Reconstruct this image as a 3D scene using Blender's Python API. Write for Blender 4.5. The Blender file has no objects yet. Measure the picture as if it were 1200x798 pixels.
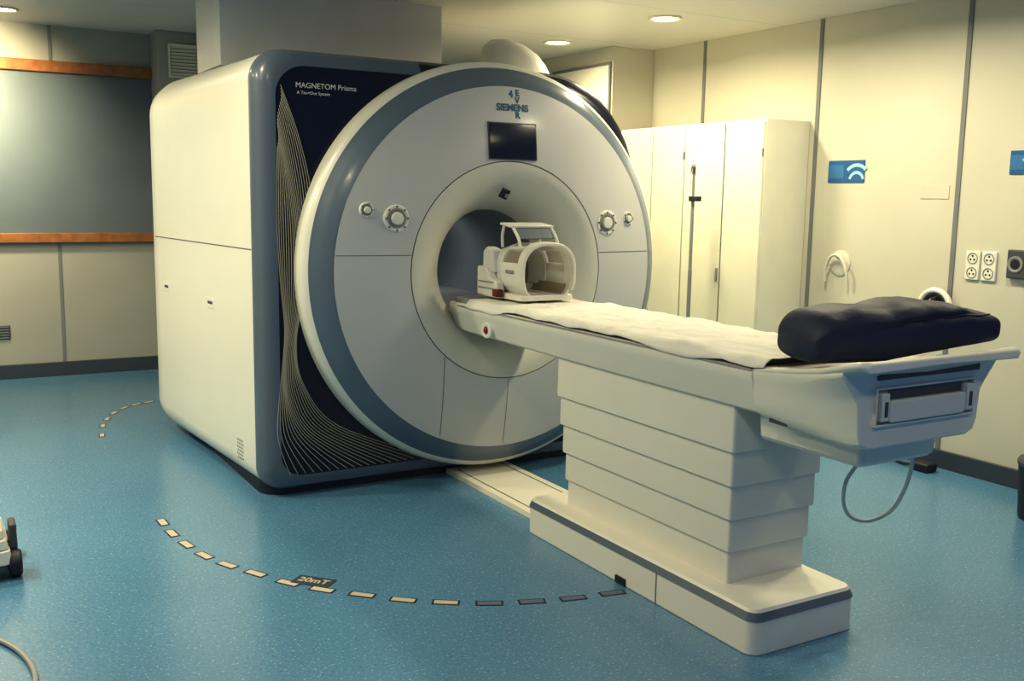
import bpy, bmesh, math, random
from mathutils import Vector, Matrix
from mathutils import noise as mn
random.seed(4)
S = bpy.context.scene
COL = S.collection
PI = math.pi
# ------------------------------------------------------------------ camera solved from the photograph
F, CX, CY, YAW, PITCH, ROLL, H = 1165.87, 600.46, 397.96, .5308, .1428, -.0163, 1.45
fw = Vector((math.sin(YAW)*math.cos(PITCH), math.cos(YAW)*math.cos(PITCH), -math.sin(PITCH)))
r0 = Vector((math.cos(YAW), -math.sin(YAW), 0)); d0 = fw.cross(r0)
rt = r0*math.cos(ROLL)+d0*math.sin(ROLL); dn = -r0*math.sin(ROLL)+d0*math.cos(ROLL)
EYE = Vector((0, 0, H))
def ray(u, v): return rt*((u-CX)/F)+dn*((v-CY)/F)+fw
def on_z(u, v, z=0.0):
    d = ray(u, v); return EYE+d*((z-H)/d.z)
def on_x(u, v, x):
    d = ray(u, v); return EYE+d*(x/d.x)
def on_y(u, v, y):
    d = ray(u, v); return EYE+d*(y/d.y)
cam = bpy.data.cameras.new('camera'); co = bpy.data.objects.new('camera', cam); COL.objects.link(co)
m3 = Matrix((rt, -dn, -fw)).transposed()
co.matrix_world = Matrix.Translation(EYE) @ m3.to_4x4()
cam.sensor_width = 36; cam.lens = F/1200*36; cam.clip_start = .05
S.camera = co
S.view_settings.view_transform = 'Standard'
S.view_settings.exposure = .46
S.view_settings.gamma = .82

# ------------------------------------------------------------------ materials
def mat(name, col, rough=.5, metal=0, var=.03, scale=6, bump=0, bscale=200, coat=0, alpha=1, spec=.5, emit=0):
    m = bpy.data.materials.new(name); m.use_nodes = True
    nt = m.node_tree; b = nt.nodes['Principled BSDF']
    tc = nt.nodes.new('ShaderNodeTexCoord')
    n = nt.nodes.new('ShaderNodeTexNoise'); n.inputs['Scale'].default_value = scale; n.inputs['Detail'].default_value = 4
    nt.links.new(tc.outputs['Object'], n.inputs['Vector'])
    r = nt.nodes.new('ShaderNodeValToRGB')
    r.color_ramp.elements[0].position = .3; r.color_ramp.elements[1].position = .7
    r.color_ramp.elements[0].color = (*[c*(1-var) for c in col], 1)
    r.color_ramp.elements[1].color = (*[min(1, c*(1+var)) for c in col], 1)
    nt.links.new(n.outputs['Fac'], r.inputs['Fac']); nt.links.new(r.outputs['Color'], b.inputs['Base Color'])
    b.inputs['Roughness'].default_value = rough; b.inputs['Metallic'].default_value = metal
    b.inputs['Coat Weight'].default_value = coat; b.inputs['Coat Roughness'].default_value = .15
    b.inputs['Specular IOR Level'].default_value = spec
    if alpha < 1: b.inputs['Alpha'].default_value = alpha
    if emit:
        b.inputs['Emission Color'].default_value = (*col, 1); b.inputs['Emission Strength'].default_value = emit
    if bump:
        n2 = nt.nodes.new('ShaderNodeTexNoise'); n2.inputs['Scale'].default_value = bscale
        nt.links.new(tc.outputs['Object'], n2.inputs['Vector'])
        bp = nt.nodes.new('ShaderNodeBump'); bp.inputs['Strength'].default_value = bump; bp.inputs['Distance'].default_value = .01
        nt.links.new(n2.outputs['Fac'], bp.inputs['Height']); nt.links.new(bp.outputs['Normal'], b.inputs['Normal'])
    return m
M = dict(
    cover=mat('cover_cream', (.79, .78, .69), .38, coat=.15, var=.01),
    face=mat('face_white', (.58, .58, .57), .35, coat=.2, var=.01),
    flare=mat('flare_white', (.66, .65, .58), .4, var=.01),
    table=mat('table_white', (.78, .76, .67), .4, var=.01),
    ring=mat('ring_blue_grey', (.125, .17, .225), .3, coat=.3),
    frame=mat('frame_blue_grey', (.110, .145, .195), .35, coat=.2),
    navy=mat('panel_navy', (.008, .012, .030), .30, coat=.05, spec=.35),
    seam=mat('seam_dark', (.17, .17, .17), .7),
    line=mat('line_cream', (.46, .43, .34), .5),
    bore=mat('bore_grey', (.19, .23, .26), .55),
    letter=mat('letter_white', (.8, .8, .75), .5),
    bluel=mat('letter_blue', (.018, .11, .21), .5),
    screen=mat('screen_black', (.014, .020, .045), .12),
    black=mat('black_rubber', (.012, .016, .030), .5),
    grey=mat('grey_plastic', (.28, .28, .28), .45),
    dgrey=mat('dark_grey', (.07, .075, .09), .5),
    sheet=mat('sheet_white', (.80, .78, .72), .85, bump=.2, bscale=60),
    cushion=mat('cushion_navy', (.017, .024, .062), .55, bump=.12, bscale=90, spec=.4),
    tan=mat('coil_tan', (.30, .25, .17), .35),
    visor=mat('visor_smoke', (.55, .50, .40), .2, alpha=.30),
    wallr=mat('wall_cream', (.58, .565, .475), .5, var=.03, scale=2, bump=.05),
    wallb=mat('wall_taupe', (.37, .37, .345), .55, var=.04, scale=2, bump=.05),
    pillar=mat('pillar_grey', (.64, .64, .63), .5, var=.03),
    strip=mat('strip_grey', (.20, .21, .22), .45),
    baseb=mat('baseboard_slate', (.045, .060, .088), .5),
    wood=mat('rail_wood', (.31, .13, .05), .45, var=.25, scale=14),
    pane=mat('pane_slate', (.13, .16, .195), .35, var=.1, scale=1.5),
    cab=mat('cabinet_cream', (.74, .725, .60), .45),
    signb=mat('sign_blue', (.02, .12, .32), .4),
    signm=mat('sign_mid', (.045, .19, .40), .4),
    signl=mat('sign_light', (.34, .58, .72), .4),
    plastic=mat('white_plastic', (.76, .75, .68), .4),
    hookm=mat('hook_plastic', (.66, .64, .55), .45),
    red=mat('red_button', (.34, .03, .02), .4),
    redd=mat('dark_red_block', (.12, .02, .02), .45),
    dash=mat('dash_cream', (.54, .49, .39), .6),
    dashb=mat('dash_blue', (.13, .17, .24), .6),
    steel=mat('steel', (.45, .45, .45), .3, metal=.8),
    hose=mat('hose_grey', (.58, .60, .57), .45),
    cable=mat('cable_pale', (.70, .70, .64), .5),
    cabled=mat('cable_grey', (.32, .33, .33), .5),
    lamp=mat('lamp_glow', (1, .88, .62), .5, emit=14, var=0),
    chrome=mat('lamp_ring', (.7, .65, .5), .35),
)
def floor_material():
    m = bpy.data.materials.new('floor_vinyl'); m.use_nodes = True
    nt = m.node_tree; b = nt.nodes['Principled BSDF']
    tc = nt.nodes.new('ShaderNodeTexCoord')
    def noise(sc, det=3):
        n = nt.nodes.new('ShaderNodeTexNoise'); n.inputs['Scale'].default_value = sc; n.inputs['Detail'].default_value = det
        nt.links.new(tc.outputs['Object'], n.inputs['Vector']); return n
    def ramp(src, p0, c0, p1, c1):
        r = nt.nodes.new('ShaderNodeValToRGB'); r.color_ramp.elements[0].position = p0; r.color_ramp.elements[1].position = p1
        r.color_ramp.elements[0].color = (*c0, 1); r.color_ramp.elements[1].color = (*c1, 1)
        nt.links.new(src, r.inputs['Fac']); return r
    a = ramp(noise(1.3).outputs['Fac'], .3, (.088, .228, .375), .7, (.106, .260, .415))
    sp = ramp(noise(100, 2).outputs['Fac'], .61, (0, 0, 0), .69, (.75, .75, .75))
    sd = ramp(noise(80, 2).outputs['Fac'], .33, (.55, .55, .55), .41, (0, 0, 0))
    mx = nt.nodes.new('ShaderNodeMixRGB'); mx.inputs['Color2'].default_value = (.36, .50, .57, 1)
    nt.links.new(sp.outputs['Color'], mx.inputs['Fac']); nt.links.new(a.outputs['Color'], mx.inputs['Color1'])
    mx2 = nt.nodes.new('ShaderNodeMixRGB'); mx2.inputs['Color2'].default_value = (.046, .14, .275, 1)
    nt.links.new(sd.outputs['Color'], mx2.inputs['Fac']); nt.links.new(mx.outputs['Color'], mx2.inputs['Color1'])
    nt.links.new(mx2.outputs['Color'], b.inputs['Base Color'])
    b.inputs['Roughness'].default_value = .26
    b.inputs['Coat Weight'].default_value = .3; b.inputs['Coat Roughness'].default_value = .2
    bp = nt.nodes.new('ShaderNodeBump'); bp.inputs['Strength'].default_value = .12; bp.inputs['Distance'].default_value = .01
    nt.links.new(noise(60).outputs['Fac'], bp.inputs['Height']); nt.links.new(bp.outputs['Normal'], b.inputs['Normal'])
    return m
def ceiling_material():
    m = bpy.data.materials.new('ceiling_tiles'); m.use_nodes = True
    nt = m.node_tree; b = nt.nodes['Principled BSDF']
    tc = nt.nodes.new('ShaderNodeTexCoord'); br = nt.nodes.new('ShaderNodeTexBrick')
    br.offset = 0; br.inputs['Scale'].default_value = 1; br.inputs['Brick Width'].default_value = 2.4; br.inputs['Row Height'].default_value = 1.2
    br.inputs['Mortar Size'].default_value = .004
    br.inputs['Color1'].default_value = (.70, .68, .63, 1); br.inputs['Color2'].default_value = (.69, .67, .62, 1); br.inputs['Mortar'].default_value = (.44, .43, .40, 1)
    nt.links.new(tc.outputs['Object'], br.inputs['Vector']); nt.links.new(br.outputs['Color'], b.inputs['Base Color'])
    b.inputs['Roughness'].default_value = .4
    return m

# ------------------------------------------------------------------ mesh helpers
def new(): return bmesh.new()
def box(bm, x0, x1, y0, y1, z0, z1, mi=0):
    vs = [bm.verts.new(p) for p in ((x0,y0,z0),(x1,y0,z0),(x1,y1,z0),(x0,y1,z0),(x0,y0,z1),(x1,y0,z1),(x1,y1,z1),(x0,y1,z1))]
    for q in ((0,3,2,1),(4,5,6,7),(0,1,5,4),(1,2,6,5),(2,3,7,6),(3,0,4,7)):
        f = bm.faces.new([vs[i] for i in q]); f.material_index = mi
    return vs
def obox(bm, c, ax, ay, az, mi=0):
    c, ax, ay, az = Vector(c), Vector(ax), Vector(ay), Vector(az)
    vs = [bm.verts.new(c+ax*i+ay*j+az*k) for k in (-1, 1) for j in (-1, 1) for i in (-1, 1)]
    for q in ((0,2,3,1),(4,5,7,6),(0,1,5,4),(1,3,7,5),(3,2,6,7),(2,0,4,6)):
        f = bm.faces.new([vs[i] for i in q]); f.material_index = mi
def loft(bm, rings, cap0=True, cap1=True, mi=0):
    V = [[bm.verts.new(p) for p in r] for r in rings]; n = len(V[0])
    for a, b in zip(V, V[1:]):
        for i in range(n):
            j = (i+1) % n
            f = bm.faces.new((a[i], a[j], b[j], b[i])); f.material_index = mi
    if cap0: bm.faces.new(V[0][::-1]).material_index = mi
    if cap1: bm.faces.new(V[-1]).material_index = mi
def rrect(x0, x1, z0, z1, rs, n=8, side=10):
    if not isinstance(rs, (tuple, list)): rs = (rs,)*4
    cs = [(x0+rs[0], z0+rs[0], rs[0], PI), (x1-rs[1], z0+rs[1], rs[1], 1.5*PI), (x1-rs[2], z1-rs[2], rs[2], 0), (x0+rs[3], z1-rs[3], rs[3], .5*PI)]
    out = []
    for i, (cx, cz, r, a) in enumerate(cs):
        arc = [(cx+r*math.cos(a+.5*PI*k/n), cz+r*math.sin(a+.5*PI*k/n)) for k in range(n+1)]
        out += arc
        nx = cs[(i+1) % 4]; e = (nx[0]+nx[2]*math.cos(nx[3]), nx[1]+nx[2]*math.sin(nx[3])); s = arc[-1]
        out += [(s[0]+(e[0]-s[0])*k/(side+1), s[1]+(e[1]-s[1])*k/(side+1)) for k in range(1, side+1)]
    return out
def lathe(bm, prof, c, axis='Y', n=96, a0=0, a1=2*PI, mi=0):
    full = abs(a1-a0-2*PI) < 1e-6; k = n if full else n+1
    V = []
    for r, h in prof:
        row = []
        for i in range(k):
            a = a0+(a1-a0)*i/n; p = (r*math.cos(a), r*math.sin(a))
            row.append(bm.verts.new((c[0]+p[0], h, c[2]+p[1]) if axis == 'Y' else (c[0]+p[0], c[1]+p[1], h) if axis == 'Z' else (h, c[1]+p[0], c[2]+p[1])))
        V.append(row)
    for a, b in zip(V, V[1:]):
        for i in range(n):
            j = (i+1) % k
            bm.faces.new((a[i], a[j], b[j], b[i])).material_index = mi
    return V
def disc(bm, c, r, axis='Y', n=32):
    if axis == 'Y': vs = [bm.verts.new((c[0]+r*math.cos(2*PI*i/n), c[1], c[2]+r*math.sin(2*PI*i/n))) for i in range(n)]
    elif axis == 'X': vs = [bm.verts.new((c[0], c[1]+r*math.cos(2*PI*i/n), c[2]+r*math.sin(2*PI*i/n))) for i in range(n)]
    else: vs = [bm.verts.new((c[0]+r*math.cos(2*PI*i/n), c[1]+r*math.sin(2*PI*i/n), c[2])) for i in range(n)]
    bm.faces.new(vs)
def smooth_path(pts, k=8):
    P = [Vector(p) for p in pts]; out = []
    for i in range(len(P)-1):
        a = P[max(i-1, 0)]; b = P[i]; c = P[i+1]; d = P[min(i+2, len(P)-1)]
        for j in range(k):
            t = j/k
            out.append(.5*((2*b)+(c-a)*t+(2*a-5*b+4*c-d)*t*t+(3*b-a-3*c+d)*t**3))
    out.append(P[-1]); return out
def tube(bm, pts, r, n=10, mi=0, cap=True):
    P = [Vector(p) for p in pts]; rings = []; prev = None
    for i, p in enumerate(P):
        t = (P[min(i+1, len(P)-1)]-P[max(i-1, 0)]).normalized()
        if prev is None:
            up = Vector((0, 0, 1)) if abs(t.z) < .9 else Vector((1, 0, 0)); u = t.cross(up).normalized()
        else:
            u = (prev-t*prev.dot(t)).normalized()
        prev = u; w = t.cross(u)
        rr = r[i] if isinstance(r, (list, tuple)) else r
        rings.append([p+u*rr*math.cos(2*PI*k/n)+w*rr*math.sin(2*PI*k/n) for k in range(n)])
    loft(bm, rings, cap, cap, mi)
OFF = {}
def fin(name, bm, mats, parent=None, loc=None, bevel=0, sharp=35, label=None, cat=None, group=None, kind=None, seg=2, sub=0):
    if parent is not None: off = OFF[parent.name]
    else: off = Vector(loc) if loc is not None else Vector((0, 0, 0))
    bmesh.ops.recalc_face_normals(bm, faces=bm.faces[:])
    bmesh.ops.translate(bm, verts=bm.verts[:], vec=-off)
    me = bpy.data.meshes.new(name); bm.to_mesh(me); bm.free()
    for x in (mats if isinstance(mats, (list, tuple)) else [mats]): me.materials.append(x)
    me.shade_smooth(); me.set_sharp_from_angle(angle=math.radians(sharp))
    o = bpy.data.objects.new(name, me); COL.objects.link(o)
    if parent is not None: o.parent = parent
    else: o.location = off
    OFF[o.name] = off
    if bevel:
        b = o.modifiers.new('bevel', 'BEVEL'); b.width = bevel; b.segments = seg; b.limit_method = 'ANGLE'; b.angle_limit = math.radians(40)
    if sub:
        s = o.modifiers.new('subsurf', 'SUBSURF'); s.levels = sub; s.render_levels = sub
    if label: o['label'] = label
    if cat: o['category'] = cat
    if group: o['group'] = group
    if kind: o['kind'] = kind
    return o
def thing(name, label, cat, loc, group=None):
    o = bpy.data.objects.new(name, None); COL.objects.link(o); o.location = loc; o.empty_display_size = .1
    o['label'] = label; o['category'] = cat
    if group: o['group'] = group
    OFF[o.name] = Vector(loc); return o
def text_bm(s, size, depth=.0008, bold=0.0):
    cu = bpy.data.curves.new('t', 'FONT'); cu.body = s; cu.size = size; cu.extrude = depth; cu.align_x = 'CENTER'; cu.align_y = 'CENTER'; cu.offset = bold
    ob = bpy.data.objects.new('t', cu); COL.objects.link(ob)
    dg = bpy.context.evaluated_depsgraph_get(); dg.update()
    me = bpy.data.meshes.new_from_object(ob.evaluated_get(dg))
    bm = bmesh.new(); bm.from_mesh(me)
    bpy.data.objects.remove(ob); bpy.data.curves.remove(cu); bpy.data.meshes.remove(me)
    return bm
def place_text(bm, p, right, up, width=None):
    right, up = Vector(right).normalized(), Vector(up).normalized(); nrm = right.cross(up)
    if width:
        xs = [v.co.x for v in bm.verts]; k = width/(max(xs)-min(xs))
        for v in bm.verts: v.co.x *= k; v.co.y *= k
    mtx = Matrix.Translation(Vector(p)) @ Matrix((right, up, nrm)).transposed().to_4x4()
    bmesh.ops.transform(bm, matrix=mtx, verts=bm.verts[:])

# ------------------------------------------------------------------ room
XR, YB, ZC, XL, YF = 4.80, 8.48, 2.56, -2.2, -1.5
ZL, XS = 2.68, 1.9        # the left half of the ceiling is a little higher
cm = ceiling_material()
bm = new(); box(bm, XL-.1, XR+.1, YF, YB+.1, -.1, 0); fin('floor', bm, floor_material(), kind='structure')
bm = new(); box(bm, XS, XR+.1, YF, YB+.1, ZC, ZL+.1); fin('ceiling', bm, cm, kind='structure')
bm = new(); box(bm, XL-.1, XS, YF, YB+.1, ZL, ZL+.1); fin('ceiling', bm, cm, kind='structure')
bm = new(); box(bm, XR, XR+.1, YF, YB+.1, 0, ZC); fin('wall_right', bm, M['wallr'], kind='structure')
bm = new(); box(bm, XL-.1, XL, YF, YB+.1, 0, ZL); fin('wall_left', bm, M['wallb'], kind='structure')
bm = new(); box(bm, XL, XR, YB, YB+.1, 0, ZL); fin('wall_back', bm, M['wallb'], kind='structure')
bm = new(); box(bm, 1.40, 2.71, 5.5, 6.02, 2.125, ZL); fin('wall_bulkhead', bm, M['pillar'], kind='structure', bevel=.004)
bm = new(); box(bm, 4.42, XR, 6.13, YB, 0, ZC); fin('wall_corner', bm, M['wallr'], kind='structure', bevel=.003)
n = 0
def trim(bm, m, bevel=.001):
    global n; n += 1; return fin('trim_%d' % n, bm, m, kind='structure', bevel=bevel)
for u, v in ((963, 60), (1136, 60), (826, 90)):
    y = on_x(u, v, XR).y
    bm = new(); box(bm, XR-.006, XR, y-.014, y+.014, 0, ZC); trim(bm, M['strip'])
y = on_x(1136, 60, XR).y-1.2
bm = new(); box(bm, XR-.006, XR, y-.014, y+.014, 0, ZC); trim(bm, M['strip'])
for u in (72,):
    x = on_y(u, 330, YB).x
    for k in (-1.25, 0):
        for z0, z1 in ((.1, 1.06), (2.42, ZL)):
            bm = new(); box(bm, x+k-.012, x+k+.012, YB-.006, YB, z0, z1); trim(bm, M['strip'])
bm = new(); box(bm, XL, XR, YB-.02, YB, 0, .11); fin('baseboard_back', bm, M['baseb'], kind='structure', bevel=.003)
bm = new(); box(bm, XR-.02, XR, YF, 6.13, 0, .10); fin('baseboard_right', bm, M['baseb'], kind='structure', bevel=.003)
zlo = on_y(0, 272, YB).z; zhi = on_y(0, 80, YB).z
bm = new(); box(bm, XL+.1, 1.78, YB-.012, YB, zlo, zhi)
win = fin('window_1', bm, M['pane'], kind='structure')
bm = new(); box(bm, XL+.1, 1.78, YB-.05, YB, zlo-.075, zlo); fin('window_sill', bm, M['wood'], win, bevel=.006)
bm = new(); box(bm, XL+.1, 1.78, YB-.05, YB, zhi, zhi+.085); fin('window_head_rail', bm, M['wood'], win, bevel=.006)
a = on_y(184, 42, 8.2); b = on_y(262, 100, 8.2)
bm = new(); box(bm, a.x, b.x, 8.2, YB, 2.08, ZL); fin('wall_duct', bm, M['wallb'], kind='structure', bevel=.004)
a = on_y(199, 52, 8.19); b = on_y(233, 90, 8.19)
t = thing('air_vent', 'small louvred air vent high on the far wall at the upper left', 'vent', (a.x, 8.2, b.z))
bm = new(); box(bm, a.x, b.x+.03, 8.185, 8.2, b.z, a.z); fin('backing', bm, M['black'], t)
for i in range(9):
    z = b.z+(a.z-b.z)*(i+.5)/9
    bm = new(); obox(bm, ((a.x+b.x)/2+.015, 8.178, z), ((b.x-a.x)/2+.01, 0, 0), (0, .010, -.008), (0, .0012, .0025)); fin('slat', bm, M['plastic'], t)
bm = new()
for x0, x1, z0, z1 in ((a.x-.012, a.x, b.z, a.z), (b.x+.03, b.x+.042, b.z, a.z), (a.x-.012, b.x+.042, a.z, a.z+.012), (a.x-.012, b.x+.042, b.z-.012, b.z)):
    box(bm, x0, x1, 8.17, 8.2, z0, z1)
fin('frame', bm, M['plastic'], t)
bm = new(); p0 = on_x(650, 150, 4.42); p1 = on_x(716, 70, 4.42)
y0, y1 = min(p0.y, p1.y), max(p0.y, p1.y)
t = thing('service_panel', 'pale framed service panel high on the boxed corner above the cabinets', 'panel', (4.42, (y0+y1)/2, 1.9))
box(bm, 4.408, 4.42, y0, y1, 1.90, 2.43); fin('panel', bm, M['cab'], t, bevel=.003)
bm = new()
for q in ((y0-.02, y0, 1.88, 2.45), (y1, y1+.02, 1.88, 2.45), (y0, y1, 2.43, 2.45), (y0, y1, 1.88, 1.90)): box(bm, 4.404, 4.42, *q)
fin('frame', bm, M['strip'], t)

# ------------------------------------------------------------------ MRI scanner
GX, GZ = 2.505, 1.085
sc = thing('mri_scanner', 'large cream scanner with round blue-ringed front and dark navy panel', 'scanner', (GX, 5.4, 0))
BOT, TOP = .032, 2.105
def outline(y, ins=0, rl=.14, rr=.61):
    x0 = 1.31-.09*(y-4.65)
    return [(x, y, z) for x, z in rrect(x0+ins, 3.475-ins, BOT+ins, TOP-ins, (rl*.75, .25, rr, rl), n=10, side=14)]
rings = [outline(4.66, 0), outline(5.0, 0, .16), outline(5.6, 0, .18), outline(6.15, 0, .2), outline(6.28, .012, .2), outline(6.37, .05, .2), outline(6.42, .12, .2)]
last = rings[-1]
rings.append([(GX+.33*math.cos(math.atan2(z-GZ, x-GX)), 6.43, GZ+.33*math.sin(math.atan2(z-GZ, x-GX))) for x, y, z in last])
bm = new(); loft(bm, rings, False, False); cover = fin('cover', bm, M['cover'], sc)
bm = new()
rg = [outline(4.66, 0), outline(4.64, -.003), outline(4.585, .002), outline(4.55, .02), outline(4.532, .055), outline(4.53, .075)]
loft(bm, rg, False, False)
for f in bm.faces:
    c = f.calc_center_median()
    f.material_index = 1 if c.x > 2.12 and c.z > .3 else 0
fin('front_frame', bm, [M['frame'], M['navy']], sc)
bm = new(); o1 = outline(4.534, .07)
loft(bm, [o1, [(GX+.99*math.cos(math.atan2(z-GZ, x-GX)), 4.534, GZ+.99*math.sin(math.atan2(z-GZ, x-GX))) for x, y, z in o1]], False, False)
fp = fin('front_panel', bm, M['navy'], sc)
bm = new()
LA = [(329, 98), (348, 155), (363, 220), (366, 285), (359, 345), (349, 400), (356, 450), (396, 498), (505, 534)]
LB = [(325, 170), (326, 215), (327, 275), (330, 335), (333, 385), (330, 430), (327, 475), (328, 515), (342, 556)]
NL = 19
for k in range(NL):
    s = k/(NL-1)
    pts = [(a_[0]*(1-s)+b_[0]*s+1.5*math.sin(s*9+i*1.1), a_[1]*(1-s)+b_[1]*s) for i, (a_, b_) in enumerate(zip(LA, LB))]
    P = [on_y(max(u, 325), v, 4.531) for u, v in pts]
    tube(bm, smooth_path(P, 7), .0018, 4)
fin('wave_lines', bm, M['line'], fp)
bm = text_bm('MAGNETOM Prisma', .06, bold=0); pa = on_y(383, 101, 4.529); place_text(bm, pa, (1, 0, 0), (0, 0, 1), on_y(419, 103, 4.529).x-on_y(348, 98, 4.529).x); fin('lettering', bm, M['letter'], fp)
bm = text_bm('A Tim+Dot System', .03, bold=0); pa = on_y(368, 108.5, 4.529); place_text(bm, pa, (1, 0, 0), (0, 0, 1), on_y(388, 110, 4.529).x-on_y(349, 107, 4.529).x); fin('lettering', bm, M['letter'], fp)
bm = new(); loft(bm, [[(x, y, z) for x, y in rrect(1.33, 3.4, 4.60, 6.3, .1, 5, 2)] for z in (0, .07)]); fin('plinth', bm, M['black'], sc)
GC = (GX, 0, GZ)
def face_y(r): return 4.300+.055*max(0, min(1, (r-.54)/.38))**1.6
bm = new(); lathe(bm, [(1.034, 4.62), (1.034, 4.50), (1.030, 4.468), (1.018, 4.446), (1.0, 4.432)], GC, n=160); fin('gantry_rim', bm, M['cover'], sc)
bm = new(); lathe(bm, [(1.0, 4.432), (.99, 4.424), (.965, 4.398), (.935, 4.372), (.905, 4.355)], GC, n=160); fin('gantry_ring', bm, M['ring'], sc)
bm = new(); lathe(bm, [(r, face_y(r)) for r in (.905, .90, .86, .80, .74, .68, .62, .58, .548, .5425)]+[(.5425, 4.31)], GC, n=160); face = fin('gantry_face', bm, M['face'], sc)
bm = new(); lathe(bm, [(.5425, 4.308), (.539, 4.308), (.539, 4.298)], GC, n=128); fin('bore_seam', bm, M['seam'], sc)
bm = new(); lathe(bm, [(.539, 4.300), (.52, 4.300), (.49, 4.306), (.45, 4.322), (.41, 4.348), (.37, 4.39), (.335, 4.44), (.312, 4.50), (.302, 4.56)], GC, n=128); fl = fin('bore_flare', bm, M['flare'], sc)
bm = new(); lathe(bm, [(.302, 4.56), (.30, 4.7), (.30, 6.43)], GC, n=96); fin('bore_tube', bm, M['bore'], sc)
bm = new(); box(bm, GX-.24, GX+.24, 4.56, 6.4, .86, .90); fin('bore_shelf', bm, M['grey'], sc)
def on_face(u, v):
    y = 4.32
    for _ in range(5):
        p = on_y(u, v, y); y = face_y(math.hypot(p.x-GX, p.z-GZ))
    return p
def drape(bm):
    for v in bm.verts: v.co.y += face_y(math.hypot(v.co.x-GX, v.co.z-GZ))
def joint(x0, z0, x1, z1, w=.0016, k=14):
    bm = new()
    d = Vector((x1-x0, 0, z1-z0)); nn = Vector((-d.z, 0, d.x)).normalized()*w
    V = []
    for i in range(k+1):
        c = Vector((x0, 0, z0))+d*(i/k)
        row = []
        for s in (1, -1):
            p = c+nn*s; p.y = face_y(math.hypot(p.x-GX, p.z-GZ))-.0012; row.append(bm.verts.new(p))
        V.append(row)
    for a_, b_ in zip(V, V[1:]): bm.faces.new((a_[0], a_[1], b_[1], b_[0]))
    fin('panel_joint', bm, M['seam'], face)
zj = 1.172; dz = zj-GZ
joint(GX-math.sqrt(.90**2-dz**2), zj, GX-math.sqrt(.546**2-dz**2), zj); joint(GX+math.sqrt(.546**2-dz**2), zj, GX+math.sqrt(.90**2-dz**2), zj)
for dx in (-.36, 0, .36): joint(GX+dx, GZ-math.sqrt(.546**2-dx*dx), GX+dx, GZ-math.sqrt(.89**2-dx*dx))
p0, p1 = on_face(573, 143), on_face(628, 186)
def fbox(x0, x1, y0, y1, z0, z1):
    b_ = new(); box(b_, x0, x1, y0, y1, z0, z1); bmesh.ops.subdivide_edges(b_, edges=b_.edges[:], cuts=3, use_grid_fill=True); drape(b_); return b_
sa = min(p0.z, p1.z); sb = max(on_face(573, 143).z, on_face(626, 146).z)
scr = fin('display_bezel', fbox(p0.x-.006, p1.x+.006, -.006, .02, sa-.006, sb+.006), M['dgrey'], sc)
fin('display_screen', fbox(p0.x, p1.x, -.009, .02, sa, sb), M['screen'], scr)
def dial(u, v, r, name, nb):
    p = on_face(u, v)
    y = p.y
    b_ = new(); lathe(b_, [(r*1.0, y+.02), (r*1.0, y-.004), (r*.93, y-.008), (r*.78, y-.008), (r*.74, y-.004), (r*.70, y-.003)], p, n=40)
    o = fin(name, b_, M['plastic'], sc)
    b_ = new(); lathe(b_, [(r*.72, y+.01), (r*.72, y-.006), (r*.62, y-.007), (r*.60, y-.003), (r*.40, y-.003)], p, n=40); fin('dial_groove', b_, M['grey'], o)
    b_ = new(); lathe(b_, [(r*.46, y), (r*.46, y-.016), (r*.40, y-.02), (.0005, y-.021)], p, n=32); fin('dial_knob', b_, M['plastic'], o)
    for k in range(nb):
        a_ = 2*PI*k/nb
        c = (p.x+r*.86*math.cos(a_), y-.009, p.z+r*.86*math.sin(a_)); s_ = r*.06
        b_ = new(); box(b_, c[0]-s_, c[0]+s_, y-.0105, y-.006, c[2]-s_, c[2]+s_); fin('dial_mark', b_, M['dgrey'], o)
dial(465, 255, .064, 'control_dial', 8); dial(711, 260, .064, 'control_dial', 8)
dial(430, 245, .036, 'control_button', 5); dial(736, 255, .036, 'control_button', 5)
def face_text(s, u, v, wpx=None, size=.046, bold=.0014):
    p = on_face(u, v); b_ = text_bm(s, size, bold=bold)
    if wpx:
        w = (on_face(u+wpx/2, v)-on_face(u-wpx/2, v)).x; xs = [v_.co.x for v_ in b_.verts]; k = w/(max(xs)-min(xs))
        for v_ in b_.verts: v_.co.x *= k
    place_text(b_, (p.x, 0, p.z), (1, 0, 0), (0, 0, 1))
    for v_ in b_.verts: v_.co.y = v_.co.y*.5-.0015
    drape(b_); fin('lettering', b_, M['bluel'], face)
face_text('SIEMENS', 601, 125.5, 37)
face_text('4', 599, 109.5, size=.048); face_text('E', 606.5, 108.5, size=.042); face_text('V', 606.5, 116.9, size=.042); face_text('R', 607, 134.5, size=.042)
p = on_y(592, 226, 4.325)
bm = new(); obox(bm, (p.x, 4.327, p.z), (.022, 0, -.008), (0, .004, .002), (.008, -.010, .022)); aw = fin('aiming_window', bm, M['black'], sc, bevel=.003)
bm = new(); obox(bm, (p.x+.008, 4.322, p.z-.010), (.008, 0, -.002), (0, .004, .002), (.002, -.004, .008)); fin('aiming_lens', bm, M['tan'], aw)
tp = on_y(609, 60, 5.1)
bm = new(); lathe(bm, [(.205, 2.0), (.20, 2.16), (.188, 2.22), (.160, 2.265), (.115, 2.295), (.06, 2.31), (.0005, 2.314)], (tp.x, 5.1, 0), 'Z', 48)
for v in bm.verts:
    k = max(0, v.co.z-2.1); v.co.x -= .35*k; v.co.z -= .22*k*(v.co.x-tp.x)/.2
fin('turret', bm, M['cover'], sc)
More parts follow.
